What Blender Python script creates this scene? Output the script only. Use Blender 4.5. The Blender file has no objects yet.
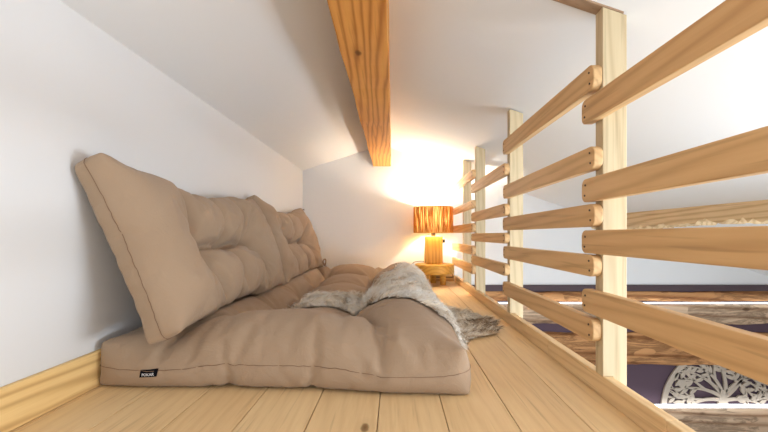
import bpy, bmesh, math, random
import numpy as np
from mathutils import Vector, Matrix
from mathutils.bvhtree import BVHTree

SC = bpy.context.scene
COL = SC.collection
R = math.radians
random.seed(7)
np.random.seed(7)

# ------------------------------------------------------------------ helpers
def link(o, parent=None):
    COL.objects.link(o)
    if parent is not None:
        o.parent = parent
    return o

def tag(o, label=None, cat=None, group=None, kind=None):
    if label: o['label'] = label
    if cat: o['category'] = cat
    if group: o['group'] = group
    if kind: o['kind'] = kind
    return o

def thing(name, loc, label, cat, group=None, rz=0.0):
    o = bpy.data.objects.new(name, None)
    o.location = loc
    o.rotation_euler = (0, 0, rz)
    o.empty_display_size = .05
    link(o)
    return tag(o, label, cat, group)

def obj(name, bm, mat, parent=None, smooth=False, world=True, bevel=0.0, seg=2):
    """bm is in world coordinates; under a parent it is moved to the parent's origin."""
    if parent is not None and world:
        r = parent
        off = Vector((0, 0, 0))
        while r is not None:
            off += r.location
            r = r.parent
        bmesh.ops.translate(bm, verts=bm.verts, vec=-off)
    bmesh.ops.recalc_face_normals(bm, faces=bm.faces)
    me = bpy.data.meshes.new(name)
    bm.to_mesh(me); bm.free()
    if mat is not None: me.materials.append(mat)
    if smooth: me.polygons.foreach_set('use_smooth', [True]*len(me.polygons))
    o = bpy.data.objects.new(name, me)
    link(o, parent)
    if bevel > 0:
        m = o.modifiers.new('bevel', 'BEVEL'); m.width = bevel; m.segments = seg
        m.limit_method = 'ANGLE'; m.angle_limit = R(40)
    return o

def box(bm, x0, x1, y0, y1, z0, z1):
    vs = [bm.verts.new(p) for p in ((x0,y0,z0),(x1,y0,z0),(x1,y1,z0),(x0,y1,z0),(x0,y0,z1),(x1,y0,z1),(x1,y1,z1),(x0,y1,z1))]
    for f in ((0,3,2,1),(4,5,6,7),(0,1,5,4),(1,2,6,5),(2,3,7,6),(3,0,4,7)):
        bm.faces.new([vs[i] for i in f])
    return vs

def prism(bm, pts, axis, a, b):
    """closed outline pts (2D) extruded along axis from a to b"""
    def P(p, t):
        if axis == 'x': return (t, p[0], p[1])
        if axis == 'y': return (p[0], t, p[1])
        return (p[0], p[1], t)
    A = [bm.verts.new(P(p, a)) for p in pts]
    B = [bm.verts.new(P(p, b)) for p in pts]
    n = len(pts)
    bm.faces.new(A); bm.faces.new(B[::-1])
    for i in range(n):
        bm.faces.new((A[i], A[(i+1) % n], B[(i+1) % n], B[i]))

def lathe(bm, prof, c, n=48, caps=True):
    rings = []
    for r, z in prof:
        rings.append([bm.verts.new((c[0]+r*math.cos(2*math.pi*k/n), c[1]+r*math.sin(2*math.pi*k/n), c[2]+z)) for k in range(n)])
    for a, b in zip(rings, rings[1:]):
        for k in range(n):
            bm.faces.new((a[k], a[(k+1) % n], b[(k+1) % n], b[k]))
    if caps:
        bm.faces.new(rings[0][::-1]); bm.faces.new(rings[-1])

def tube(bm, pts, r, n=8, closed=False):
    pts = [Vector(p) for p in pts]
    N = len(pts); rings = []
    for i, p in enumerate(pts):
        a = pts[(i-1) % N] if closed or i > 0 else p
        b = pts[(i+1) % N] if closed or i < N-1 else p
        t = (b-a).normalized()
        u = t.cross(Vector((0, 0, 1)))
        if u.length < 1e-3: u = t.cross(Vector((1, 0, 0)))
        u.normalize(); v = t.cross(u)
        rr = r[i] if isinstance(r, (list, tuple)) else r
        rings.append([bm.verts.new(p+u*rr*math.cos(2*math.pi*k/n)+v*rr*math.sin(2*math.pi*k/n)) for k in range(n)])
    for i in range(N if closed else N-1):
        A, B = rings[i], rings[(i+1) % N]
        for k in range(n):
            bm.faces.new((A[k], A[(k+1) % n], B[(k+1) % n], B[k]))
    if not closed:
        bm.faces.new(rings[0][::-1]); bm.faces.new(rings[-1])

def rrect(y0, y1, z0, z1, r0, r1, n=5):
    """rounded rectangle outline in (y,z); r0 radius at the y0 end, r1 at the y1 end"""
    out = []
    for cy, cz, r, a0 in ((y1-r1, z0+r1, r1, -90), (y1-r1, z1-r1, r1, 0), (y0+r0, z1-r0, r0, 90), (y0+r0, z0+r0, r0, 180)):
        for k in range(n+1):
            a = R(a0+90*k/n)
            out.append((cy+r*math.cos(a), cz+r*math.sin(a)))
    return out

# ------------------------------------------------------------------ materials
class NT:
    def __init__(s, name):
        s.m = bpy.data.materials.new(name); s.m.use_nodes = True
        s.t = s.m.node_tree; s.n = s.t.nodes; s.l = s.t.links
        s.b = s.n['Principled BSDF']
    def new(s, typ, **kw):
        nd = s.n.new(typ)
        for k, v in kw.items(): setattr(nd, k, v)
        return nd
    def put(s, nd, **kw):
        for k, v in kw.items():
            i = nd.inputs[k.replace('_', ' ')]
            if hasattr(v, 'is_linked'): s.l.new(v, i)
            else: i.default_value = v
        return nd
    def math(s, op, a, b=None, c=None):
        nd = s.n.new('ShaderNodeMath'); nd.operation = op
        for i, v in enumerate((a, b, c)):
            if v is None: continue
            if hasattr(v, 'is_linked'): s.l.new(v, nd.inputs[i])
            else: nd.inputs[i].default_value = v
        return nd.outputs[0]
    def mix(s, f, a, b, mode='MIX'):
        nd = s.n.new('ShaderNodeMix'); nd.data_type = 'RGBA'; nd.blend_type = mode
        for i, v in ((0, f), (6, a), (7, b)):
            if hasattr(v, 'is_linked'): s.l.new(v, nd.inputs[i])
            else: nd.inputs[i].default_value = v if i == 0 else (*v[:3], 1)
        return nd.outputs[2]
    def ramp(s, f, stops):
        nd = s.n.new('ShaderNodeValToRGB'); el = nd.color_ramp.elements
        while len(el) < len(stops): el.new(.5)
        for e, (p, c) in zip(el, stops):
            e.position = p; e.color = (*c, 1) if len(c) == 3 else c
        s.l.new(f, nd.inputs[0]); return nd.outputs[0]
    def noise(s, vec, scale, detail=3, rough=.55, dist=0):
        nd = s.new('ShaderNodeTexNoise'); s.l.new(vec, nd.inputs['Vector'])
        s.put(nd, Scale=scale, Detail=detail, Roughness=rough, Distortion=dist); return nd.outputs[0]
    def bump(s, h, strength=.2, dist=.002):
        nd = s.new('ShaderNodeBump'); s.put(nd, Height=h, Strength=strength, Distance=dist)
        s.l.new(nd.outputs[0], s.b.inputs['Normal'])
    def out(s, col, rough=.6, spec=.3):
        if hasattr(col, 'is_linked'): s.l.new(col, s.b.inputs['Base Color'])
        else: s.b.inputs['Base Color'].default_value = (*col, 1)
        if hasattr(rough, 'is_linked'): s.l.new(rough, s.b.inputs['Roughness'])
        else: s.b.inputs['Roughness'].default_value = rough
        s.b.inputs['Specular IOR Level'].default_value = spec
        return s.m

def srgb(r, g, b):
    f = lambda c: (c/255/12.92 if c/255 <= .04045 else ((c/255+.055)/1.055)**2.4)
    return (f(r), f(g), f(b))

def plain(name, col, rough=.6, spec=.3, bump=None):
    t = NT(name)
    if bump:
        tc = t.new('ShaderNodeTexCoord')
        t.bump(t.noise(tc.outputs['Object'], bump[0], 4), bump[1], bump[2])
    return t.out(col, rough, spec)

def wood(name, light, dark, axis, cracks=0.0, rings=1.0, knots=1.0, rough=.5, spec=.3, plank=None, mottled=.35, fine=1.0, wave=16.0, dist=7.0):
    """pine-like grain along one axis; plank=(x0, width) varies it board by board"""
    t = NT(name)
    tc = t.new('ShaderNodeTexCoord'); P = tc.outputs['Object']
    oi = t.new('ShaderNodeObjectInfo')
    sep = t.new('ShaderNodeSeparateXYZ'); t.l.new(P, sep.inputs[0])
    c = [sep.outputs[0], sep.outputs[1], sep.outputs[2]]
    k = 'xyz'.index(axis)
    if plank:
        idn = t.math('FLOOR', t.math('DIVIDE', t.math('SUBTRACT', c[0], plank[0]), plank[1]))
        wn = t.new('ShaderNodeTexWhiteNoise', noise_dimensions='1D'); t.l.new(idn, wn.inputs['W'])
        rnd = wn.outputs['Value']
    else:
        rnd = oi.outputs['Random']
    c[k] = t.math('ADD', c[k], t.math('MULTIPLY', rnd, 23.7))
    def vec(sl):
        cb = t.new('ShaderNodeCombineXYZ')
        for i in range(3):
            if i == k: t.l.new(t.math('MULTIPLY', c[i], sl), cb.inputs[i])
            else: t.l.new(c[i], cb.inputs[i])
        return cb.outputs[0]
    v1 = vec(.05); v2 = vec(.06); v3 = vec(.45)
    fib = t.noise(v1, 110*fine, 4, .6)                      # fine fibre streaks
    wv = t.new('ShaderNodeTexWave', wave_type='BANDS', bands_direction='DIAGONAL', wave_profile='SIN')
    t.l.new(v2, wv.inputs['Vector']); t.put(wv, Scale=wave, Distortion=dist, Detail=2.0, Detail_Scale=.7, Detail_Roughness=.5)
    ring = wv.outputs['Fac']
    blot = t.noise(v3, 5, 3, .5)
    g = t.math('ADD', t.math('MULTIPLY', fib, .38), t.math('MULTIPLY', t.math('POWER', ring, 2.0), .32*rings))
    g = t.math('ADD', g, t.math('MULTIPLY', t.math('SUBTRACT', blot, .5), mottled))
    g = t.math('ADD', g, t.math('MULTIPLY', t.math('SUBTRACT', rnd, .5), .16))
    col = t.mix(t.math('MULTIPLY_ADD', g, 1.0, 0.0), light, dark)
    gr_ = t.math('MULTIPLY', t.math('POWER', ring, 5.0), .22*rings)
    col = t.mix(gr_, col, tuple(x*.55 for x in dark))
    st = t.ramp(t.noise(vec(.035), 75*fine, 2, .5), [(.60, (0, 0, 0)), (.70, (1, 1, 1))])
    col = t.mix(t.math('MULTIPLY', st, .26), col, tuple(x*.5 for x in dark))
    if knots > 0:
        vo = t.new('ShaderNodeTexVoronoi', feature='F1'); t.l.new(v3, vo.inputs['Vector']); t.put(vo, Scale=5.2, Randomness=1.0)
        d = t.math('ADD', vo.outputs['Distance'], t.math('MULTIPLY', t.math('SUBTRACT', t.noise(P, 60, 2), .5), .03))
        kn = t.ramp(d, [(.0, (1, 1, 1)), (.055*knots, (.8, .8, .8)), (.085*knots, (.12, .12, .12)), (.2*knots, (0, 0, 0))])
        col = t.mix(kn, col, tuple(x*.32 for x in dark))
    hb = t.math('ADD', fib, ring)
    if cracks:
        cv_ = t.noise(vec(.16), 9, 6, .7, 1.6)
        ck = t.math('MULTIPLY', t.math('ABSOLUTE', t.math('SUBTRACT', cv_, .5)), 14.0)
        cf = t.math('SUBTRACT', 1.0, t.math('MINIMUM', ck, 1.0))
        cf = t.math('MULTIPLY', cf, t.math('GREATER_THAN', t.noise(v3, 3.1, 2), .44))
        col = t.mix(t.math('MULTIPLY', cf, cracks), col, tuple(x*.25 for x in dark))
        hb = t.math('SUBTRACT', hb, t.math('MULTIPLY', cf, 4.0))
    t.bump(hb, .12 if not cracks else .5, .001 if not cracks else .006)
    return t.out(col, rough, spec)

M = {}
M['wall'] = plain('white_plaster', (.80, .795, .79), .85, .15, (60, .06, .002))
M['ceiling'] = plain('white_ceiling', (.83, .825, .82), .85, .15, (40, .05, .002))
M['floor'] = wood('floor_pine', srgb(244, 214, 164), srgb(196, 142, 82), 'y', 0.0, .2, .75, .42, .35, plank=(.138-.1845*10, .1845))
M['base'] = wood('baseboard_pine', srgb(250, 216, 150), srgb(190, 124, 58), 'y', 0.0, .9, 1.1, .5)
M['basex'] = wood('baseboard_pine_cross', srgb(236, 196, 134), srgb(170, 108, 50), 'x', 0.0, 1.1, .8, .5)
M['slat'] = wood('slat_pine', srgb(226, 188, 136), srgb(182, 130, 80), 'y', 0.0, .6, .7, .5)
M['curb'] = wood('curb_pine', srgb(240, 210, 162), srgb(196, 146, 94), 'y', 0.0, .5, .9, .5)
M['post'] = wood('post_pine', srgb(212, 194, 158), srgb(178, 150, 110), 'z', 0.0, .6, .35, .55)
M['beam'] = wood('beam_spruce', srgb(236, 172, 92), srgb(178, 100, 36), 'y', 0.0, 1.3, 1.0, .55, .25, wave=18)
M['rafter'] = wood('rafter_wood', srgb(176, 146, 118), srgb(140, 108, 80), 'x', 0.0, .6, .4, .6)
M['purlin'] = wood('purlin_wood', srgb(236, 210, 168), srgb(190, 148, 98), 'y', 0.0, 1.0, .8, .7)
M['log'] = wood('rustic_log', srgb(214, 160, 108), srgb(140, 84, 46), 'x', .5, 1.5, 1.6, .75, .2, mottled=.6, fine=.6, wave=5)
M['logpale'] = wood('rustic_log_pale', srgb(222, 194, 164), srgb(160, 116, 82), 'x', .5, 1.4, 1.4, .75, .2, mottled=.6, fine=.6, wave=5)
M['lampwood'] = wood('lamp_wood', srgb(226, 180, 96), srgb(186, 124, 44), 'z', 0.0, .8, .2, .5)
M['tablewood'] = wood('stool_wood', srgb(226, 178, 84), srgb(190, 128, 40), 'x', 0.0, .7, .2, .5)
M['purple'] = plain('aubergine_paint', srgb(90, 72, 82), .8, .2, (50, .05, .002))
M['band'] = plain('dark_band', srgb(84, 70, 74), .7, .2)
M['carve'] = plain('carved_white_wood', srgb(184, 170, 154), .6, .3)
M['steel'] = plain('dark_screw', srgb(70, 50, 34), .5, .4)
M['black'] = plain('black_plastic', (.012, .011, .01), .4, .4)
M['cord'] = plain('cord_brown', (.05, .025, .012), .5, .3)
M['tag'] = plain('label_cloth', (.006, .006, .009), .9, .1)
M['white'] = plain('label_print', (.75, .75, .78), .8, .1)
M['lowfloor'] = wood('room_floor_wood', srgb(206, 190, 168), srgb(160, 136, 110), 'x', 0.0, .8, .6, .5)

def fabric(name, col):
    t = NT(name)
    tc = t.new('ShaderNodeTexCoord'); P = tc.outputs['Object']
    w1 = t.noise(P, 900, 2); w2 = t.noise(P, 14, 4, .6); w3 = t.noise(P, 3, 2); w4 = t.noise(P, 7, 5, .65, 1.4)
    c = t.mix(t.math('MULTIPLY', w1, .35), col, tuple(x*.72 for x in col))
    c = t.mix(t.math('MULTIPLY', w3, .25), c, tuple(x*1.12 for x in col))
    t.bump(t.math('ADD', t.math('MULTIPLY', w1, .12), t.math('ADD', t.math('MULTIPLY', w2, .6), w4)), .5, .010)
    t.b.inputs['Sheen Weight'].default_value = .12
    t.b.inputs['Sheen Roughness'].default_value = .6
    return t.out(c, .9, .12)
M['fabric'] = fabric('taupe_canvas', srgb(174, 148, 122))
M['seam'] = plain('seam_thread', srgb(140, 112, 90), .9, .1)

def emit(name, col, s):
    t = NT(name)
    t.b.inputs['Emission Color'].default_value = (*col, 1)
    t.b.inputs['Emission Strength'].default_value = s
    return t.out(col, .5)
M['led'] = emit('led_white', (.9, .95, 1.0), 2.2)
M['bulb'] = emit('bulb_glow', (1.0, .8, .5), 30.0)

def translucent(name, col, tcol, f):
    t = NT(name)
    d = t.new('ShaderNodeBsdfDiffuse'); d.inputs[0].default_value = (*col, 1)
    tr = t.new('ShaderNodeBsdfTranslucent'); tr.inputs[0].default_value = (*tcol, 1)
    mx = t.new('ShaderNodeMixShader'); mx.inputs[0].default_value = f
    t.l.new(d.outputs[0], mx.inputs[1]); t.l.new(tr.outputs[0], mx.inputs[2])
    t.l.new(mx.outputs[0], t.n['Material Output'].inputs[0])
    return t, d, tr
tt, dd, rr_ = translucent('raffia_strips', srgb(206, 132, 52), srgb(232, 140, 44), .32)
at = tt.new('ShaderNodeAttribute', attribute_name='tone')
cc = tt.ramp(at.outputs['Fac'], [(0, srgb(206, 128, 52)), (.5, srgb(230, 166, 84)), (1, srgb(246, 212, 140))])
tt.l.new(cc, dd.inputs[0]); tt.l.new(cc, rr_.inputs[0])
M['raffia'] = tt.m
M['liner'] = translucent('shade_liner', srgb(236, 206, 150), srgb(240, 190, 110), .10)[0].m

def furmat():
    t = NT('sheepskin_wool')
    a = t.new('ShaderNodeAttribute', attribute_name='tone')
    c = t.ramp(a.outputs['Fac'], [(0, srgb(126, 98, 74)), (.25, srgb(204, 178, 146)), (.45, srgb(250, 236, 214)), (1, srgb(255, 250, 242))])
    return t.out(c, .8, .15)
M['fur'] = furmat()
M['hide'] = plain('sheepskin_hide', srgb(186, 168, 148), .9, .1)

# ------------------------------------------------------------------ the setting
XL, YB, YF = -.995, 4.10, -1.3         # left wall, back wall, where the modelled room ends behind the camera
XR = 4.45                               # low eave wall of the larger room
RX, RZ, SL, SR = -.14, 1.47, .32, .34   # ridge and the slopes of the two ceiling halves
ZLOW = -2.4
def zc(x): return RZ-(SR*(x-RX) if x > RX else SL*(RX-x))

def struct(name, bm, mat, **k):
    o = obj(name, bm, mat, **k); o['kind'] = 'structure'; return o

# loft floor: planks with fine gaps, on a sub-floor, one mesh
bm = bmesh.new()
x = .138-.1845*6
seams = [x+.1845*i for i in range(0, 10)]
for i in range(-1, 10):
    a = .138-.1845*7+.1845*(i+1); b = a+.1845
    a, b = max(a, XL-.02)+.0011, min(b, .667)-.0011
    if b-a > .01: box(bm, a, b, YF, YB, -.028, 0)
struct('floor', bm, M['floor'], bevel=.0012, seg=1)
bm = bmesh.new(); box(bm, XL-.02, .667, YF, YB, -.2, -.0285); struct('floor_slab', bm, M['wall'])
bm = bmesh.new(); box(bm, .667-1.7, XR+.1, YF, YB+.1, ZLOW-.1, ZLOW); struct('floor_lower', bm, M['lowfloor'])
# walls
bm = bmesh.new(); prism(bm, [(YF, ZLOW), (YB+.1, ZLOW), (YB+.1, zc(XL)+.05), (YF, zc(XL)+.05)], 'x', XL-.12, XL); struct('wall_left', bm, M['wall'])
ZB = -.037
bm = bmesh.new()
prism(bm, [(XL-.1, ZB), (XR+.1, ZB), (XR+.1, max(zc(XR+.1)+.04, ZB+.001)), (RX, RZ+.04), (XL-.1, zc(XL-.1)+.04)], 'y', YB, YB+.12)
struct('wall_back', bm, M['wall'])
bm = bmesh.new(); box(bm, XL-.1, XR+.1, YB, YB+.12, ZLOW, ZB); struct('wall_back_lower', bm, M['purple'])
bm = bmesh.new(); box(bm, XR, XR+.1, YF, YB, ZLOW, zc(XR)+.03); struct('wall_right', bm, M['wall'])
# gable ceiling
bm = bmesh.new()
prism(bm, [(XL-.12, zc(XL-.12)), (RX, RZ), (RX, RZ+.1), (XL-.12, zc(XL-.12)+.1)], 'y', YF, YB+.1); struct('ceiling', bm, M['ceiling'])
bm = bmesh.new()
prism(bm, [(RX, RZ), (XR+.12, zc(XR+.12)), (XR+.12, zc(XR+.12)+.1), (RX, RZ+.1)], 'y', YF, YB+.1); struct('ceiling_right', bm, M['ceiling'])
# skirting boards
bm = bmesh.new(); box(bm, XL, -.978, YF, YB, .0005, .117); struct('baseboard_left', bm, M['base'], bevel=.003)
bm = bmesh.new(); box(bm, -.978, .634, YB-.017, YB, .0005, .1); struct('baseboard_back', bm, M['basex'], bevel=.003)
# dark band between white wall and the rustic beams
bm = bmesh.new(); box(bm, .67, XR, YB-.03, YB, -.102, ZB); struct('trim_1', bm, M['band'], bevel=.002)
# slim rafter strip in the ceiling above the railing's nearest post
bm = bmesh.new()
prism(bm, [(-.03, zc(-.03)-.006), (.70, zc(.70)-.006), (.70, zc(.70)+.02), (-.03, zc(-.03)+.02)], 'y', 1.163, 1.208)
struct('trim_2', bm, M['rafter'])

# ------------------------------------------------------------------ ridge beam
bm = bmesh.new()
def beam_x(y): return -.237+(YB-y)*.0066, -.043+(YB-y)*.0066
y0, y1 = YF, YB
(l0, r0), (l1, r1) = beam_x(y0), beam_x(y1)
NB = 40
prev = None
for i in range(NB+1):
    y = y0+(y1-y0)*i/NB
    l, r = beam_x(y)
    w = lambda s: .0025*math.sin(y*7+s)+.0015*math.sin(y*19+2*s)
    ring = [bm.verts.new(p) for p in ((l+w(0), y, 1.244+w(1)), (r+w(2), y, 1.244+w(1)), (r+w(3), y, zc(r)+.03), (l+w(4), y, zc(l)+.03))]
    if prev:
        for k in range(4): bm.faces.new((prev[k], prev[(k+1) % 4], ring[(k+1) % 4], ring[k]))
    else: bm.faces.new(ring)
    prev = ring
bm.faces.new(prev[::-1])
o = obj('ridge_beam', bm, M['beam'], bevel=.004)
tag(o, 'thick orange-brown timber ridge beam running along the white ceiling above the loft', 'beam')

# live-edge purlin carrying the slope of the larger room
bm = bmesh.new()
rp = random.Random(3)
prev = None; n = 150
for i in range(n+1):
    y = -.6+(YB+.6)*i/n
    e = .07+.010*math.sin(y*3.1)+.03*rp.random()**2*(1 if i % 3 else 1.5)
    zz = .5+.035*2.12+(e-.085)
    ring = [bm.verts.new(p) for p in ((2.12, y, zz+.008), (2.15+.01*rp.random(), y, zz+.0), (2.27, y, zz+.0), (2.30, y, zc(2.30)+.02), (2.12, y, zc(2.12)+.02))]
    if prev:
        for k in range(5): bm.faces.new((prev[k], prev[(k+1) % 5], ring[(k+1) % 5], ring[k]))
    else: bm.faces.new(ring)
    prev = ring
bm.faces.new(prev[::-1])
o = obj('purlin_beam', bm, M['purlin'])
tag(o, 'pale ceiling beam with ragged live edge beyond the railing, above the purple wall', 'beam')

# ------------------------------------------------------------------ railing
rail = thing('railing', (.65, 2.0, 0), 'pale pine loft railing of square posts with staggered horizontal slats', 'railing')
XP0, XP1, XS0, XS1 = .636, .71, .608, .636
posts = [(1.163, 1.206), (2.105, 2.152), (2.985, 3.03), (3.53, 3.575)]
for (a, b) in posts:
    bm = bmesh.new()
    d = .0006
    pts = [(XP0, .0665), (.6675, .0665), (.6675, -.12), (XP1, -.12), (XP1, zc(XP1)-.007), (XP0, zc(XP0)-.007)]
    prism(bm, pts, 'y', a, b)
    obj('post', bm, M['post'], rail, bevel=.002)
for (a, b) in ((-.4, .89), (.891, 1.58), (1.581, 2.69), (2.691, 4.083)):
    bm = bmesh.new(); box(bm, XP0, .667, a, b, .0006, .066)
    obj('bottom_rail', bm, M['curb'], rail, bevel=.003)
A_ = [(.855, .933), (.605, .679), (.442, .515), (.254, .328)]
A3 = [(.833, .902), (.607, .676), (.452, .513), (.272, .34)]
B_ = [(.950, 1.030), (.703, .776), (.526, .597), (.370, .438), (.167, .24)]
B4 = [(.947, 1.018), (.712, .777), (.52, .594), (.342, .416), (.19, .266)]
bays = [(-.4, 1.24, A_), (1.163, 2.145, B_), (2.103, 3.04, A3), (2.983, 4.05, B4)]
rs = random.Random(11)
for bi, (y0, y1, zs) in enumerate(bays):
    for (z0, z1) in zs:
        ya, yb = y0+rs.uniform(-.004, .004), y1+rs.uniform(-.006, .004)
        bm = bmesh.new()
        prism(bm, rrect(ya, yb, z0, z1, .027, .022, 6), 'x', XS0, XS1-.0003)
        s = obj('slat', bm, M['slat'], rail, bevel=.0028)
        for (ye, sg) in ((ya, 1), (yb, -1)):
            if ye < 0 or ye > 4: continue
            for q, zz in enumerate((z0+(z1-z0)*.28, z0+(z1-z0)*.72)):
                bm = bmesh.new()
                yy = ye+sg*(.022+.004*q)
                bmesh.ops.create_cone(bm, cap_ends=True, segments=10, radius1=.0034, radius2=.0030, depth=.004,
                                      matrix=Matrix.Translation((XS0-.0002, yy, zz)) @ Matrix.Rotation(R(90), 4, 'Y'))
                obj('screw', bm, M['steel'], s)

# ------------------------------------------------------------------ mattress and back cushions (cloth filled and tufted)
def box_surface(L, W, H, nx, ny, nz):
    idx = {}; vs = []; fs = []
    def v(i, j, k):
        key = (i, j, k)
        if key not in idx:
            idx[key] = len(vs); vs.append((L*i/nx, W*j/ny, H*k/nz))
        return idx[key]
    for i in range(nx):
        for j in range(ny):
            fs.append((v(i,j,nz), v(i+1,j,nz), v(i+1,j+1,nz), v(i,j+1,nz)))
            fs.append((v(i,j,0), v(i,j+1,0), v(i+1,j+1,0), v(i+1,j,0)))
    for k in range(nz):
        for i in range(nx):
            fs.append((v(i,0,k), v(i+1,0,k), v(i+1,0,k+1), v(i,0,k+1)))
            fs.append((v(i,ny,k), v(i,ny,k+1), v(i+1,ny,k+1), v(i+1,ny,k)))
        for j in range(ny):
            fs.append((v(0,j,k), v(0,j,k+1), v(0,j+1,k+1), v(0,j+1,k)))
            fs.append((v(nx,j,k), v(nx,j+1,k), v(nx,j+1,k+1), v(nx,j,k+1)))
    return vs, fs, idx

def cloth(L, W, H, step, tufts, frames, pressure, shrink, zb, seed, grav, floor, tz):
    nx, ny, nz = round(L/step), round(W/step), max(4, round(H/step))
    nz += nz % 2
    vs, fs, idx = box_surface(L, W, H, nx, ny, nz)
    rnd = random.Random(seed)
    me = bpy.data.meshes.new('cloth')
    me.from_pydata([(x+rnd.uniform(-1, 1)*.0008, y+rnd.uniform(-1, 1)*.0008, z+zb+rnd.uniform(-1, 1)*.0012) for x, y, z in vs], [], fs)
    ob = bpy.data.objects.new('cloth', me); link(ob)
    ob.shape_key_add(name='Basis'); kk = ob.shape_key_add(name='pull')
    pins = []
    for (tx, ty) in tufts:
        i, j = round(tx/L*nx), round(ty/W*ny)
        for k, z in ((nz, zb+H*tz[0]), (0, zb+H*tz[1])):
            a = idx[(i, j, k)]; pins.append(a); kk.data[a].co.z = z
    kk.value = 0; kk.keyframe_insert('value', frame=1)
    kk.value = 1; kk.keyframe_insert('value', frame=max(6, frames//3))
    vg = ob.vertex_groups.new(name='pin'); vg.add(pins, 1.0, 'REPLACE')
    m = ob.modifiers.new('cloth', 'CLOTH'); s = m.settings
    s.quality = 6; s.mass = .25; s.tension_stiffness = 25; s.compression_stiffness = 25; s.shear_stiffness = 8
    s.bending_stiffness = .05; s.tension_damping = 8; s.compression_damping = 8; s.shear_damping = 8; s.air_damping = 3
    s.use_pressure = True; s.uniform_pressure_force = pressure; s.vertex_group_mass = 'pin'
    sg = ob.vertex_groups.new(name='fullness')             # borders are cut flat, panels are gathered
    for i_, (x_, y_, z_) in enumerate(vs):
        d_ = min(x_, L-x_, y_, W-y_)
        t_ = min(1.0, d_/.11)
        sg.add([i_], t_*t_*(3-2*t_), 'REPLACE')
    s.vertex_group_shrink = 'fullness'; s.shrink_min = -.015; s.shrink_max = shrink
    s.effector_weights.gravity = grav
    m.collision_settings.use_collision = floor; m.collision_settings.distance_min = .004
    m.collision_settings.use_self_collision = False
    m.point_cache.frame_start = 1; m.point_cache.frame_end = frames
    k2 = nz//2
    ring = [idx[(i, 0, k2)] for i in range(nx)]+[idx[(nx, j, k2)] for j in range(ny)]+[idx[(i, ny, k2)] for i in range(nx, 0, -1)]+[idx[(0, j, k2)] for j in range(ny, 0, -1)]
    return ob, ring

fl_me = bpy.data.meshes.new('simfloor'); fl_me.from_pydata([(-5, -5, 0), (5, -5, 0), (5, 5, 0), (-5, 5, 0)], [], [(0, 1, 2, 3)])
fl = bpy.data.objects.new('simfloor', fl_me); link(fl)
fl.modifiers.new('c', 'COLLISION'); fl.collision.thickness_outer = .003
FR = 45
MX, MY = -.996, 1.185
specs = [
    (1.235, 2.42, .145, .016, [(x, y) for x in (.41, .815) for y in (.37, .76, 1.18, 1.61, 2.05)], FR, 22, -.14, .006, 1, 1.0, True, (.55, .30)),
    (1.27, .55, .11, .0135, [(x, .275) for x in (.36, .62, .89)], FR, 15, -.16, 1.0, 2, 0.0, False, (.6, .3)),
    (1.22, .57, .11, .0135, [(x, .29) for x in (.31, .58, .86)], FR, 15, -.16, 2.0, 5, 0.0, False, (.6, .3)),
]
sims = [cloth(*s) for s in specs]
SC.frame_start = 1; SC.frame_end = FR
for f in range(1, FR+1): SC.frame_set(f)
dg = bpy.context.evaluated_depsgraph_get()
pts = []
for ob, ring in sims:
    me = ob.evaluated_get(dg).to_mesh()
    a = np.empty(len(me.vertices)*3); me.vertices.foreach_get('co', a); pts.append(a.reshape(-1, 3).copy())
rest = []
for ob, _ in sims:
    a = np.empty(len(ob.data.vertices)*3); ob.data.vertices.foreach_get('co', a); rest.append(a.reshape(-1, 3).copy())
def gather(P, Rv, spec, A, seed, xs_only=False):
    """stitched creases running from each tuft and small folds radiating around it (top panel only)"""
    L, W, H, tufts, zb = spec[0], spec[1], spec[2], spec[4], spec[8]
    top = Rv[:, 2] > zb+H*.9
    x, y = Rv[top, 0], Rv[top, 1]
    r = random.Random(seed)
    edge = np.clip(np.minimum.reduce([x, L-x, y, W-y])/.07, 0, 1)
    dz = np.zeros(len(x))
    for tx in sorted({t[0] for t in tufts}):
        d = np.abs(x-tx-.012*np.sin(y*17+r.uniform(0, 6))-.006*np.sin(y*41+r.uniform(0, 6)))
        dz -= A*np.exp(-d/.014)+(.030*np.exp(-d/.06) if xs_only else .010*np.exp(-d/.06))
    for ty in sorted({t[1] for t in tufts}):
        d = np.abs(y-ty-.010*np.sin(x*15+r.uniform(0, 6))-.005*np.sin(x*37+r.uniform(0, 6)))
        lo, hi = min(t[0] for t in tufts), max(t[0] for t in tufts)
        f = np.clip(1-np.maximum(lo-x, x-hi)/.22, 0, 1) if xs_only else 1.0
        dz -= .7*A*np.exp(-d/.014)*f
    for (tx, ty) in tufts:
        dx, dy = x-tx, y-ty; rr = np.hypot(dx, dy); th = np.arctan2(dy, dx)
        a = np.zeros(len(x))
        for n in (5, 7, 11):
            a += np.sin(n*th+r.uniform(0, 6.28)+rr*r.uniform(-8, 8))*r.uniform(.5, 1)
        dz += .0060*a*(rr/.06)*np.exp(1-rr/.06)
        dz -= .022*np.exp(-(rr/.03)**2)
    for _ in range(40 if not xs_only else 80):                              # loose drag folds
        cx, cy, an, ln_, w_ = r.uniform(0, L), r.uniform(0, W), r.uniform(0, 3.14), r.uniform(.06, .18), r.uniform(.012, .022)
        u = (x-cx)*math.cos(an)+(y-cy)*math.sin(an); v = -(x-cx)*math.sin(an)+(y-cy)*math.cos(an)+.25*u*u/ln_
        dz += r.uniform(-.007, .007)*np.exp(-(u/ln_)**2-(v/w_)**2)
    if not xs_only: dz *= .35+.65*np.clip((y-.12)/.22, 0, 1)
    P[top, 2] += dz*edge
gather(pts[0], rest[0], specs[0], .026, 3)
gather(pts[1], rest[1], specs[1], .034, 4, True)
gather(pts[2], rest[2], specs[2], .032, 9, True)
polys = [[tuple(p.vertices) for p in ob.data.polygons] for ob, _ in sims]
rings = [r for _, r in sims]
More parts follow.
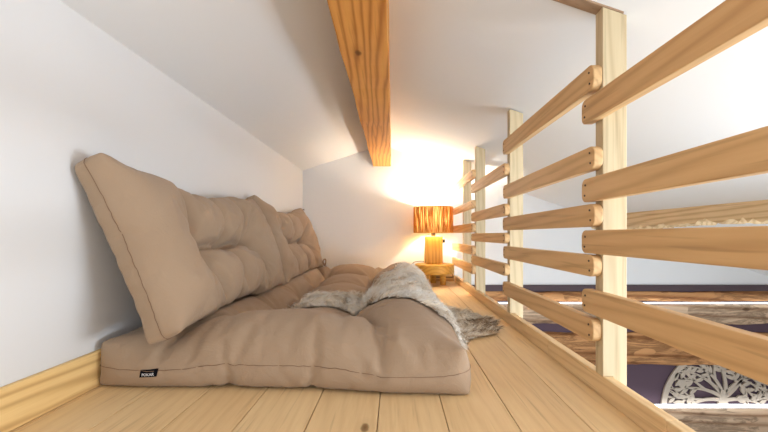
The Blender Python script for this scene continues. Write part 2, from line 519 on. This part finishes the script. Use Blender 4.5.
for ob, _ in sims: bpy.data.objects.remove(ob)
bpy.data.objects.remove(fl)
SC.frame_set(1)

def from_points(name, P, F, mat, parent, sub=1):
    off = np.array(parent.location)
    me = bpy.data.meshes.new(name); me.from_pydata([tuple(p-off) for p in P], [], F)
    me.polygons.foreach_set('use_smooth', [True]*len(me.polygons)); me.materials.append(mat)
    o = bpy.data.objects.new(name, me); link(o, parent)
    if sub:
        m = o.modifiers.new('smooth', 'SUBSURF'); m.levels = sub; m.render_levels = sub
    return o

# mattress
Pm = pts[0].copy()
Pm[:, 0] += MX; Pm[:, 1] += MY
Pm[:, 0] = np.maximum(Pm[:, 0], -.974+.0*Pm[:, 0])
Pm[:, 2] -= Pm[:, 2].min()-.0015
Pm[:, 1] += .075*(.2-Pm[:, 0])/1.18*(1-(Pm[:, 1]-1.2)/2.4)      # lies slightly askew
cd = np.minimum(np.hypot(Pm[:, 0]-.2, Pm[:, 1]-1.2), np.hypot(Pm[:, 0]+.97, Pm[:, 1]-1.25))
Pm[:, 2] = np.maximum(Pm[:, 2]-.004*(1-np.clip(cd/.42, 0, 1))**1.3, .0015)          # corners sag to the floor
Pm[:, 2] *= 1+.34*np.clip((Pm[:, 1]-2.3)/.9, 0, 1)
Pm[:, 2] *= 1+.30*np.clip((cd-.08)/.3, 0, 1)*np.clip(1.95-Pm[:, 1], 0, .5)/.5
cap = .165+.12*np.clip((Pm[:, 0]+.80)/.25, 0, 1)          # pressed down under the back cushions
over = Pm[:, 2]-(cap-.03); q = over > 0
Pm[q, 2] = (cap-.03)[q]+.03*np.tanh(over[q]/.03)
mat_ = thing('futon_mattress', (-.38, 2.43, 0), 'large tufted taupe floor mattress lying on the pine boards against the left wall', 'mattress')
from_points('cover', Pm, polys[0], M['fabric'], mat_)
bm = bmesh.new()
ctr = Pm.mean(0)
rp_ = []
for i in rings[0]:
    p = Pm[i].copy(); d = p-ctr; d[2] = 0; d /= np.linalg.norm(d); rp_.append(p+d*.0004)
tube(bm, rp_, .0010, 6, True); obj('seam', bm, M['seam'], mat_, smooth=True)
TM = BVHTree.FromPolygons([tuple(p) for p in Pm], polys[0])
# woven tag sewn into the front seam
def front_y(x, z):
    h = TM.ray_cast(Vector((x, .5, z)), Vector((0, 1, 0)))
    return h[0].y if h[0] else MY
tx0, tx1 = -.817, -.76
zc0 = min((Pm[i][2] for i in rings[0] if abs(Pm[i][0]+.79) < .03 and Pm[i][1] < 1.6), default=.075)
lz1 = zc0+.004; lz0 = lz1-.024
bm = bmesh.new(); nseg = 10
f0 = []
for i in range(nseg+1):
    x = tx0+(tx1-tx0)*i/nseg
    for z in (lz0, lz1):
        sk = (z-lz0)*.15+(x-tx0)*.08
        y = front_y(x, z)-.0022
        f0.append((x+(z-lz0)*.15, y, z+(x-tx0)*.08))
V = [bm.verts.new(p) for p in f0]; W = [bm.verts.new((p[0], p[1]+.0012, p[2])) for p in f0]
for i in range(nseg):
    a = 2*i
    bm.faces.new((V[a], V[a+2], V[a+3], V[a+1])); bm.faces.new((W[a], W[a+1], W[a+3], W[a+2]))
    bm.faces.new((V[a], W[a], W[a+2], V[a+2])); bm.faces.new((V[a+1], V[a+3], W[a+3], W[a+1]))
bm.faces.new((V[0], V[1], W[1], W[0])); bm.faces.new((V[-2], W[-2], W[-1], V[-1]))
lab = obj('tag', bm, M['tag'], mat_); lab['label'] = 'black woven brand tag with white lettering'
cu = bpy.data.curves.new('lettering', 'FONT'); cu.body = 'POKAR'; cu.size = .0125; cu.extrude = .0002; cu.align_x = 'CENTER'; cu.align_y = 'CENTER'
cu.offset = .0001
to = bpy.data.objects.new('lettering_curve', cu); link(to)
dg = bpy.context.evaluated_depsgraph_get()
tm = bpy.data.meshes.new_from_object(to.evaluated_get(dg)); bpy.data.objects.remove(to)
xm, zm = (tx0+tx1)/2+.001, (lz0+lz1)/2-.002
ymin = min(p[1] for p in f0)
sx = (front_y(tx1, zm)-front_y(tx0, zm))/(tx1-tx0)
off = Vector(mat_.location)
for v in tm.vertices:
    x, z = v.co.x, v.co.y
    X = xm+x; Z = zm+z+x*.08
    v.co = Vector((X, front_y(X, Z)-.0029-v.co.z, Z))-off
tm.materials.append(M['white'])
lt = bpy.data.objects.new('lettering', tm); link(lt, lab)

# back cushions leaning on the wall
def cushion(k, name, base, lean, label, twist=0.0, sag=0.0):
    P = pts[k].copy()
    P[:, 2] -= specs[k][8]
    P[:, 2] = np.where(P[:, 2] < 0, P[:, 2]*.4, P[:, 2])       # the back presses flat
    u = Vector((-math.sin(lean), 0, math.cos(lean))); nrm = Vector((math.cos(lean), 0, math.sin(lean))); yv = Vector((0, 1, 0))
    rot = Matrix.Rotation(twist, 3, nrm)
    u = rot @ u; yv = rot @ yv
    Lk, Wk = specs[k][0], specs[k][1]; xr0, yr0 = rest[k][:, 0], rest[k][:, 1]
    for cx_, sx_ in ((0, -1), (Lk, 1)):
        for cy_, sy_ in ((0, -1), (Wk, 1)):
            wt = np.exp(-(np.hypot(xr0-cx_, yr0-cy_)/.055)**2)
            P[:, 0] += sx_*.014*wt; P[:, 1] += sy_*.018*wt
    Q = np.array(base)+P[:, :1]*np.array(yv)+P[:, 1:2]*np.array(u)+P[:, 2:3]*np.array(nrm)
    xr, yr = rest[k][:, 0], rest[k][:, 1]           # lower edge settles onto the mattress
    gx, gv_ = [], []
    for x_ in np.unique(np.round(xr, 4)):
        sel = np.where((np.abs(xr-x_) < .003) & (yr < .004))[0]
        if len(sel) == 0 or x_ < .26: continue
        g_ = []
        for i in sel:
            h = TM.ray_cast(Vector((Q[i, 0], Q[i, 1], 1)), Vector((0, 0, -1)))
            if h[0]: g_.append(Q[i, 2]-h[0].z)
        if g_: gx.append(x_); gv_.append(min(.075, max(0.0, min(g_)+.012)))
    if gx:
        gv_ = np.convolve(np.pad(gv_, 4, mode='edge'), np.ones(9)/9, mode='valid')
        sh = np.interp(xr, gx, gv_)*np.clip(1-yr/.42, 0, 1)*np.clip(.35+xr/.4, 0, 1)
        Q = Q-np.array(u)*sh[:, None]
    xm_ = XL+.002
    lo = Q[:, 0] < xm_+.05                      # flattened where it leans on the wall
    t = (xm_+.05-Q[lo, 0]); Q[lo, 0] = xm_+.05-.048*np.tanh(t/.05)
    for i in range(len(Q)):                     # bottom edge rests on the mattress
        h = TM.ray_cast(Vector((Q[i, 0], Q[i, 1], 1)), Vector((0, 0, -1)))
        if h[0] and Q[i, 2] < h[0].z+.02: 
            dz = h[0].z+.02-Q[i, 2]; Q[i, 2] = h[0].z+.002+.018*math.exp(-dz/.018)
    if k == 2: Q[:, 1] = np.maximum(Q[:, 1], 2.425+.0*Q[:, 1])
    if k == 1: Q[:, 1] = np.minimum(Q[:, 1], 2.423)
    t_ = thing(name, base, label, 'cushion', 'back cushions along the left wall')
    cv = from_points('cover', Q, polys[k], M['fabric'], t_)
    bm = bmesh.new(); c = Q.mean(0); rp = []
    for i in rings[k]:
        p = Q[i].copy(); d = p-c; d = d-np.array(nrm)*np.dot(d, np.array(nrm)); d /= np.linalg.norm(d); rp.append(p+d*.0006)
    tube(bm, rp, .0012, 6, True); obj('seam', bm, M['seam'], t_, smooth=True)
    return t_, Q
c1, Q1 = cushion(1, 'back_cushion', (-.782, 1.14, .198), R(23), 'nearest taupe tufted back cushion propped against the left wall', 0)
c2, Q2 = cushion(2, 'back_cushion', (-.79, 2.43, .165), R(20.5), 'farther taupe back cushion leaning on the wall towards the lamp', 0)
bm = bmesh.new()
tie = Vector((-.655, 3.54, .235))
lp = [tie+Vector((.012*math.sin(a)*(1+.4*math.cos(a)), .008*math.cos(2*a), .03*math.cos(a)+.01)) for a in [2*math.pi*i/20 for i in range(20)]]
tube(bm, lp, .007, 6, True)
tube(bm, [tie+Vector((0, 0, .0)), tie+Vector((.008, -.01, -.02)), tie+Vector((.02, -.015, -.03))], .004, 6)
obj('tie', bm, M['fabric'], c2, smooth=True)

# ------------------------------------------------------------------ sheepskin throw draped over the mattress edge onto the floor
outline = [(-.56, 1.98), (-.50, 2.25), (-.32, 2.4), (-.15, 2.5), (-.03, 2.85), (.08, 3.15), (.2, 3.2), (.26, 2.9), (.33, 2.55), (.45, 2.45), (.55, 2.3),
           (.57, 2.08), (.52, 1.9), (.40, 1.82), (.31, 1.72), (.235, 1.47), (.17, 1.44), (.10, 1.49), (0, 1.58), (-.10, 1.72), (-.20, 1.86), (-.32, 1.88), (-.45, 1.86)]
def inside(x, y):
    c = False; n = len(outline)
    for i in range(n):
        (x1, y1), (x2, y2) = outline[i], outline[(i+1) % n]
        if (y1 > y) != (y2 > y) and x < (x2-x1)*(y-y1)/(y2-y1)+x1: c = not c
    return c
gs = .016
GX = np.arange(-.62, .64, gs); GY = np.arange(1.40, 3.28, gs)
Hh = np.zeros((len(GX), len(GY)))
for i, x in enumerate(GX):
    for j, y in enumerate(GY):
        h = TM.ray_cast(Vector((x, y, 1)), Vector((0, 0, -1)))
        Hh[i, j] = h[0].z if h[0] else 0.0
D = Hh.copy()
for _ in range(26):                              # a drape cannot fall steeper than this
    for ax in (0, 1):
        for s in (1, -1):
            sh = np.roll(D, s, ax); D = np.maximum(D, sh-gs*2.6)
for _ in range(3):
    D = np.maximum(Hh, (D+np.roll(D, 1, 0)+np.roll(D, -1, 0)+np.roll(D, 1, 1)+np.roll(D, -1, 1))/5)
D += .007
ok = np.array([[inside(x, y) for y in GY] for x in GX])
skin = thing('sheepskin_throw', (.1, 2.1, 0), 'shaggy cream and grey-brown sheepskin draped over the mattress edge onto the floor', 'sheepskin')
bm = bmesh.new(); vid = {}
def gv(i, j, t):
    if (i, j, t) not in vid: vid[(i, j, t)] = bm.verts.new((GX[i], GY[j], D[i, j]-(.004 if t else 0)))
    return vid[(i, j, t)]
cells = [(i, j) for i in range(len(GX)-1) for j in range(len(GY)-1) if ok[i, j] and ok[i+1, j] and ok[i, j+1] and ok[i+1, j+1]]
for i, j in cells:
    bm.faces.new((gv(i, j, 0), gv(i+1, j, 0), gv(i+1, j+1, 0), gv(i, j+1, 0)))
bm_h = obj('hide', bm, M['hide'], skin, smooth=True)
rg = np.random.RandomState(5)
gx_, gy_ = np.gradient(D, gs)
area = np.array([math.sqrt(1+gx_[i, j]**2+gy_[i, j]**2) for i, j in cells])
NS = 42000
pick = rg.choice(len(cells), NS, p=area/area.sum())
# smooth random fields give locks that lie together
def field(seed, fr):
    r = np.random.RandomState(seed); k = r.normal(size=(14, 2))*fr; ph = r.uniform(0, 6.28, 14)
    return lambda X, Y: np.sin(k[:, :1]*X+k[:, 1:]*Y+ph[:, None]).sum(0)/math.sqrt(7)
ci = np.array(cells)[pick]
u, v = rg.rand(NS), rg.rand(NS)
X = GX[ci[:, 0]]+u*gs; Y = GY[ci[:, 1]]+v*gs
def bil(A): 
    i, j = ci[:, 0], ci[:, 1]
    return A[i, j]*(1-u)*(1-v)+A[i+1, j]*u*(1-v)+A[i, j+1]*(1-u)*v+A[i+1, j+1]*u*v
Z = bil(D); nx_, ny_ = -bil(gx_), -bil(gy_)
N = np.stack([nx_, ny_, np.ones(NS)], 1); N /= np.linalg.norm(N, axis=1)[:, None]
fa, fb, fc, ft, ft2 = field(1, 22), field(2, 22), field(3, 45), field(4, 14), field(6, 60)
ang = fa(X, Y)*1.2+fc(X, Y)*.6+rg.normal(size=NS)*.35-.5
T = np.stack([np.cos(ang), np.sin(ang), np.zeros(NS)], 1)
T[:, 2] = T[:, 0]*(-nx_)+T[:, 1]*(-ny_); T /= np.linalg.norm(T, axis=1)[:, None]
ln = .045*(1+.3*fb(X, Y)*.5)*rg.uniform(.6, 1.25, NS); ln = np.clip(ln, .018, .075)
lift = .42+.25*rg.rand(NS)
P0 = np.stack([X, Y, Z-.001], 1)
base = N*lift[:, None]+T*.75; base /= np.linalg.norm(base, axis=1)[:, None]
curl = rg.normal(size=(NS, 3))*.22
P1 = P0+base*ln[:, None]*.4
d2 = base*.8+T*.5+curl-N*.15; d2 /= np.linalg.norm(d2, axis=1)[:, None]
P2 = P1+d2*ln[:, None]*.35
d3 = d2+curl-N*.35; d3 /= np.linalg.norm(d3, axis=1)[:, None]
P3 = P2+d3*ln[:, None]*.3
zmin = .0015
for Pn in (P1, P2, P3): Pn[:, 2] = np.maximum(Pn[:, 2], zmin)
S = np.cross(base, rg.normal(size=(NS, 3))); S /= np.linalg.norm(S, axis=1)[:, None]
wd = (.0011*rg.uniform(.7, 1.4, NS))[:, None]
allv = np.stack([P0-S*wd, P0+S*wd, P1-S*wd, P1+S*wd, P2-S*wd*.7, P2+S*wd*.7, P3], 1)-np.array(skin.location)
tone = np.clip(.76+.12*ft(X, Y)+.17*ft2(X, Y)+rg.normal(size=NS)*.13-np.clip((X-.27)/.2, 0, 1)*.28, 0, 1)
me = bpy.data.meshes.new('wool')
vv = allv.reshape(-1, 3); b = np.arange(NS)*7
quads = np.concatenate([np.stack([b, b+1, b+3, b+2], 1), np.stack([b+2, b+3, b+5, b+4], 1)]); tris = np.stack([b+4, b+5, b+6], 1)
me.from_pydata(vv.tolist(), [], quads.tolist()+tris.tolist())
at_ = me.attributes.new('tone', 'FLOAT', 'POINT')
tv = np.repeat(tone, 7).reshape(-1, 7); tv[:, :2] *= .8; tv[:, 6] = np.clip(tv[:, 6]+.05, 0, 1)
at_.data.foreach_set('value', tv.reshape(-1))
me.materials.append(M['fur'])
me.polygons.foreach_set('use_smooth', [True]*len(me.polygons))
w = bpy.data.objects.new('wool', me); link(w, skin); w['kind'] = 'stuff'

# ------------------------------------------------------------------ stool with table lamp
TX, TY = .402, 3.87
st = thing('stool', (TX, TY, 0), 'low round yellow-pine stool with stubby legs in the far corner under the lamp', 'stool')
bm = bmesh.new(); lathe(bm, [(.178, .108), (.196, .113), (.2, .125), (.2, .195), (.195, .206), (.18, .2085)], (TX, TY, 0), 56)
obj('top', bm, M['tablewood'], st, smooth=False, bevel=.002)
for a in (-38, 90, 218):
    bm = bmesh.new(); lx, ly = TX+.1*math.cos(R(a)), TY+.1*math.sin(R(a))
    lathe(bm, [(.026, .0006), (.029, .004), (.031, .1085)], (lx, ly, 0), 20); obj('leg', bm, M['tablewood'], st, smooth=False)

LX, LY, LZ = .39, 3.87, .2092
lamp = thing('table_lamp', (LX, LY, LZ), 'lit table lamp with orange raffia drum shade and pine block base on the stool', 'lamp')
bm = bmesh.new()
vs = box(bm, LX-.089, LX+.087, LY-.085, LY+.085, LZ, .488)
for v in vs:
    if v.co.z > .4: v.co.x = LX+(v.co.x-LX)*.97+.003; v.co.y = LY+(v.co.y-LY)*.97
obj('base', bm, M['lampwood'], lamp, bevel=.012, seg=3)
bm = bmesh.new(); lathe(bm, [(.022, .488), (.022, .52), (.026, .525), (.026, .57), (.018, .58)], (LX, LY, 0), 20); obj('socket', bm, M['cord'], lamp, smooth=False)
bm = bmesh.new(); bmesh.ops.create_cone(bm, cap_ends=True, segments=16, radius1=.017, radius2=.019, depth=.026, matrix=Matrix.Translation((LX+.098, LY-.05, .44)) @ Matrix.Rotation(R(90), 4, 'Y'))
obj('switch', bm, M['black'], lamp)
bm = bmesh.new()
lathe(bm, [(.012, .578), (.018, .6), (.03, .625), (.034, .645), (.03, .668), (.018, .682), (.004, .686)], (LX, LY, 0), 20)
obj('bulb', bm, M['bulb'], lamp, smooth=True)
bm = bmesh.new(); SR_, S0, S1 = .196, .52, .785
lathe(bm, [(SR_-.004, S0+.002), (SR_-.007, S1-.002)], (LX, LY, 0), 64, caps=False)
sh = obj('lamp_shade', bm, M['raffia'], lamp)           # replaced below by strips on a liner
bpy.data.objects.remove(sh)
# shade: irregular upright raffia strips around a thin liner
verts, faces, tones = [], [], []
rl = random.Random(21)
def strip(a, wdt, r, lean, tone, z0, z1):
    n = 7; b0 = len(verts)
    ph = rl.uniform(0, 6.28); am = rl.uniform(.004, .018)
    for i in range(n+1):
        t = i/n; z = z0+(z1-z0)*t
        aa = a+lean*t+am*math.sin(ph+t*5)
        w_ = wdt*(.75+.35*math.sin(ph*2+t*7))/2
        for s in (-1, 1):
            q = aa+s*w_/r
            for rr in (r, r+.0022):
                verts.append((LX+rr*math.cos(q), LY+rr*math.sin(q), z)); tones.append(tone)
    for i in range(n):
        c = b0+4*i
        A = [c, c+1, c+3, c+2]; B = [c+4, c+5, c+7, c+6]
        for k in range(4): faces.append((A[k], A[(k+1) % 4], B[(k+1) % 4], B[k]))
    faces.append((b0, b0+2, b0+3, b0+1)); e = b0+4*n; faces.append((e, e+1, e+3, e+2))
for i in range(150):
    strip(2*math.pi*i/150+rl.uniform(-.02, .02), rl.uniform(.005, .0105), SR_+rl.uniform(-.001, .001), rl.uniform(-.09, .09), rl.random(), S0+rl.uniform(0, .006), S1-rl.uniform(0, .006))
for i in range(80):
    strip(rl.uniform(0, 6.283), rl.uniform(.003, .007), SR_+.0035, rl.uniform(-.22, .22), rl.random()*.8, S0+rl.uniform(0, .01), S1-rl.uniform(0, .01))
me = bpy.data.meshes.new('lamp_shade'); o_ = lamp.location
me.from_pydata([(x-o_.x, y-o_.y, z-o_.z) for x, y, z in verts], [], faces)
at_ = me.attributes.new('tone', 'FLOAT', 'POINT'); at_.data.foreach_set('value', tones)
me.materials.append(M['raffia'])
shd = bpy.data.objects.new('lamp_shade', me); link(shd, lamp)
bm = bmesh.new(); lathe(bm, [(SR_-.004, S0+.003), (SR_-.0035, (S0+S1)/2), (SR_-.004, S1-.003)], (LX, LY, 0), 64, caps=False)
ln_ = obj('liner', bm, M['liner'], None); ln_.data.transform(Matrix.Translation(-lamp.location)); ln_.parent = shd
for z in (S0+.004, S1-.004):
    bm = bmesh.new(); tube(bm, [(LX+(SR_+.001)*math.cos(2*math.pi*k/64), LY+(SR_+.001)*math.sin(2*math.pi*k/64), z) for k in range(64)], .0045, 6, True)
    r_ = obj('rim', bm, M['lampwood'], None, smooth=True); r_.data.transform(Matrix.Translation(-lamp.location)); r_.parent = shd
# cord: over the stool top to the left, and along the skirting to the right corner
def spline(P, n=10):
    P = [Vector(p) for p in P]; out = []
    for i in range(len(P)-1):
        a, b, c, d = P[max(i-1, 0)], P[i], P[i+1], P[min(i+2, len(P)-1)]
        for k in range(n):
            t = k/n
            out.append(.5*((2*b)+(c-a)*t+(2*a-5*b+4*c-d)*t*t+(3*b-a-3*c+d)*t**3))
    return out+[P[-1]]
bm = bmesh.new()
tube(bm, spline([(LX-.08, LY+.07, .2225), (LX-.12, LY+.05, .23), (LX-.2, LY+.02, .218), (LX-.235, LY+.03, .16), (LX-.215, LY+.13, .06), (LX-.1, LY+.195, .05), (LX+.1, LY+.205, .045), (LX+.222, LY+.205, .045), (LX+.225, LY+.205, .08), (LX+.225, LY+.205, .14)], 8), .0035, 6)
obj('cord', bm, M['cord'], lamp, smooth=True)

# nail in the far end of the left wall
bm = bmesh.new()
bmesh.ops.create_cone(bm, cap_ends=True, segments=12, radius1=.004, radius2=.004, depth=.03, matrix=Matrix.Translation((XL+.01, 4.05, .77)) @ Matrix.Rotation(R(90), 4, 'Y'))
bmesh.ops.create_cone(bm, cap_ends=True, segments=12, radius1=.009, radius2=.009, depth=.004, matrix=Matrix.Translation((XL+.025, 4.05, .77)) @ Matrix.Rotation(R(90), 4, 'Y'))
tag(obj('nail', bm, M['cord']), 'small dark nail in the white wall above the far cushion', 'nail')

# ------------------------------------------------------------------ rustic wall beams, light strips and carving on the lower back wall
def log(name, z0, z1, dep, mat, label, seed, cat='beam'):
    r = random.Random(seed); n = 90; x0, x1 = .72, XR-.01
    ph = [r.uniform(0, 6.28) for _ in range(10)]
    root = thing(name, (2.5, YB-.01, z0), label, cat, 'rustic wall beams of the lower room')
    bm = bmesh.new(); prev = None; m = 12
    for i in range(n+1):
        x = x0+(x1-x0)*i/n
        a = z0+.006*math.sin(x*5+ph[0])+.004*math.sin(x*13+ph[1])+r.uniform(-.002, .002)
        b = z1+.006*math.sin(x*4+ph[2])+.004*math.sin(x*11+ph[3])+r.uniform(-.002, .002)
        ring = []
        for k in range(m+1):
            t = k/m; th = math.pi*t
            z = (a+b)/2-(b-a)/2*math.cos(th)
            y = YB-.001-dep*(math.sin(th)**.55)*(1+.05*math.sin(x*6+4*t+ph[4]))-r.uniform(0, .0035)*math.sin(th)
            ring.append(bm.verts.new((x, y, z)))
        if prev:
            for k in range(m): bm.faces.new((prev[k], prev[k+1], ring[k+1], ring[k]))
            bm.faces.new((prev[m], prev[0], ring[0], ring[m]))
        else: bm.faces.new(ring)
        prev = ring
    bm.faces.new(prev[::-1])
    obj('timber', bm, mat, root, smooth=False)
    return root
la = log('wall_timber', -.2165, -.104, .03, M['log'], 'topmost orange-lit rustic timber under the white wall beyond the railing', 1)
lb = log('wall_timber', -.46, -.236, .05, M['logpale'], 'pale rustic timber directly under the upper light strip', 2)
lc = log('wall_timber', -.895, -.545, .06, M['log'], 'broad cracked brown timber just above the carved tree panel', 3)
ld = log('wall_timber', -1.80, -1.335, .09, M['logpale'], 'lowest rustic timber under the bright light strip below the carved tree', 4)
for z0, z1, d_, p in ((-.2315, -.2175, .045, lb), (-1.328, -1.294, .07, ld)):
    bm = bmesh.new(); box(bm, .72, XR-.01, YB-d_-.012, YB-d_, z0, z1)
    o = obj('light_strip', bm, M['led'], p); o['label'] = 'glowing white light strip'
    bm = bmesh.new(); box(bm, .72, XR-.01, YB-d_, YB-.001, z0-.003, z0+.005); obj('strip_shelf', bm, M['carve'], p)

# carved tree of life panel
CX, CZ, CR = 3.52, -1.36, .665
cv = thing('carved_panel', (CX, YB-.01, CZ), 'round openwork tree of life carving in pale wood on the purple wall', 'carving')
yA, yB_ = YB-.030, YB-.012
bm = bmesh.new(); n = 72
for a0 in range(n):
    a, b = math.pi*a0/n, math.pi*(a0+1)/n
    q = []
    for rr in (CR, CR-.055):
        for t in (a, b):
            for y in (yA, yB_): q.append((CX+rr*math.cos(t), y, CZ+rr*math.sin(t)))
    vs = [bm.verts.new(p) for p in q]
    for f in ((0, 2, 6, 4), (1, 5, 7, 3), (0, 1, 3, 2), (4, 6, 7, 5)): bm.faces.new([vs[i] for i in f])
bmesh.ops.remove_doubles(bm, verts=bm.verts, dist=1e-4)
obj('ring', bm, M['carve'], cv)
bmB, bmL = bmesh.new(), bmesh.new()
rt = random.Random(17)
def leaf(bm, x, z, ang, L, W):
    pts = []
    for k in range(9):
        t = k/8; pts.append((L*t, W*math.sin(math.pi*t)**.8*(1-.25*t)))
    for k in range(7, 0, -1):
        t = k/8; pts.append((L*t, -W*math.sin(math.pi*t)**.8*(1-.25*t)))
    c, s = math.cos(ang), math.sin(ang)
    prism(bm, [(x+px*c-pz*s, z+px*s+pz*c) for px, pz in pts], 'y', yA, yB_)
placed = []
def branch(x, z, ang, length, w, depth):
    pts = [(x, z)]; ws = [w]; n = 9
    bend = rt.uniform(-.9, .9) if depth else rt.uniform(.4, .95)*rt.choice((1, -1))
    for i in range(n):
        ang += bend/n
        x += length/n*math.cos(ang); z += length/n*math.sin(ang)
        if math.hypot(x-CX, z-CZ) > CR-.03 or z < CZ-.01: break
        pts.append((x, z)); ws.append(w*(1-.6*(i+1)/n))
    if len(pts) < 3: return
    Lf, Rt = [], []
    for i, p in enumerate(pts):
        a = pts[max(i-1, 0)]; b = pts[min(i+1, len(pts)-1)]
        d = math.hypot(b[0]-a[0], b[1]-a[1]) or 1; nx, nz = -(b[1]-a[1])/d, (b[0]-a[0])/d
        Lf.append((p[0]+nx*ws[i]/2, p[1]+nz*ws[i]/2)); Rt.append((p[0]-nx*ws[i]/2, p[1]-nz*ws[i]/2))
    prism(bmB, Lf+Rt[::-1], 'y', yA+.0006*depth, yB_)
    for i in range(2, len(pts), 2):
        for s in (1, -1):
            if depth < 1 and i < 5: continue
            a2 = math.atan2(pts[i][1]-pts[i-1][1], pts[i][0]-pts[i-1][0])+s*rt.uniform(.6, 1.0)
            lx, lz = pts[i]
            L = rt.uniform(.085, .12)
            ex, ez = lx+L*math.cos(a2), lz+L*math.sin(a2)
            mx, mz = (lx+ex)/2, (lz+ez)/2
            if math.hypot(ex-CX, ez-CZ) < CR-.04 and ez > CZ+.0 and all((mx-q[0])**2+(mz-q[1])**2 >   .055**2 for q in placed):
                placed.append((mx, mz)); leaf(bmL, lx, lz, a2, L, .023)
    if depth < 2:
        for i in (4, 6, len(pts)-1):
            if i < len(pts):
                s = rt.choice((1, -1)) if i != len(pts)-1 else 0
                branch(pts[i][0], pts[i][1], ang+(s*rt.uniform(.5, .9) if s else rt.uniform(-.2, .2)), length*.72, ws[i]*.95, depth+1)
prism(bmB, [(CX-.075, CZ-.01), (CX+.07, CZ-.01), (CX+.03, CZ+.12), (CX+.02, CZ+.2), (CX-.03, CZ+.2), (CX-.04, CZ+.12)], 'y', yA-.001, yB_)
for a_, L_ in ((14, .42), (32, .42), (55, .38), (78, .34), (102, .34), (125, .38), (146, .42), (165, .42)):
    branch(CX+(.02 if a_ < 90 else -.02), CZ+.06+.12*math.sin(R(a_)), R(a_), L_, .042, 0)
for (x, z) in ((CX-.44, CZ+.26), (CX+.2, CZ+.09), (CX+.38, CZ+.3)):   # little birds among the branches
    prism(bmL, [(x-.05, z+.0), (x-.02, z-.028), (x+.02, z-.026), (x+.045, z+.0), (x+.075, z+.03), (x+.04, z+.03), (x+.01, z+.03), (x-.015, z+.05), (x-.038, z+.048), (x-.055, z+.028)], 'y', yA-.002, yB_)
obj('branches', bmB, M['carve'], cv); obj('leaves', bmL, M['carve'], cv)

# ------------------------------------------------------------------ light
def area(name, loc, rot, sx, sy, e, col):
    l = bpy.data.lights.new(name, 'AREA'); l.shape = 'RECTANGLE'; l.size = sx; l.size_y = sy; l.energy = e; l.color = col
    o = bpy.data.objects.new(name, l); o.location = loc; o.rotation_euler = rot; link(o); return o
w = bpy.data.worlds.new('daylight'); SC.world = w; w.use_nodes = True
bg = w.node_tree.nodes['Background']; bg.inputs[0].default_value = (.80, .90, 1.0, 1); bg.inputs[1].default_value = .78
area('upward_fill', (2.9, .4, -1.9), (R(180), 0, 0), 2.2, 2.6, 8, (.76, .87, 1.0))  # added upward fill to brighten the slat undersides; no window lies here
area('daylight', (3.5, .3, -.35), (R(94), 0, R(86)), 2.4, 1.0, 30, (.76, .88, 1.0))
area('side_fill', (2.0, .65, .28), (R(88), 0, R(88)), 1.1, .45, 17, (.80, .90, 1.0))  # fill added in mid-room to light the loft floor, not a real window
area('ceiling_fill', (-.1, -.75, .75), (R(150), 0, 0), .6, .6, 2.6, (.88, .94, 1.0))  # unseen fill added behind the camera to brighten the ceiling
l = bpy.data.lights.new('bulb_light', 'POINT'); l.energy = 13; l.color = (1.0, .965, .89); l.shadow_soft_size = .03
o = bpy.data.objects.new('bulb_light', l); o.location = (LX, LY, .70); link(o)

# ------------------------------------------------------------------ camera
cam = bpy.data.cameras.new('camera'); co = bpy.data.objects.new('camera', cam); link(co)
co.location = (0, 0, .5); co.rotation_euler = (R(90), 0, 0)
cam.sensor_fit = 'HORIZONTAL'; cam.sensor_width = 36; cam.lens = 380/768*36
cam.shift_x = -11/768; cam.shift_y = 19/768
cam.clip_start = .02
SC.camera = co
vs_ = SC.view_settings
vs_.view_transform = 'Standard'; vs_.look = 'None'; vs_.gamma = 1; vs_.exposure = 1.2; vs_.use_curve_mapping = False
SC.cycles.max_bounces = 10
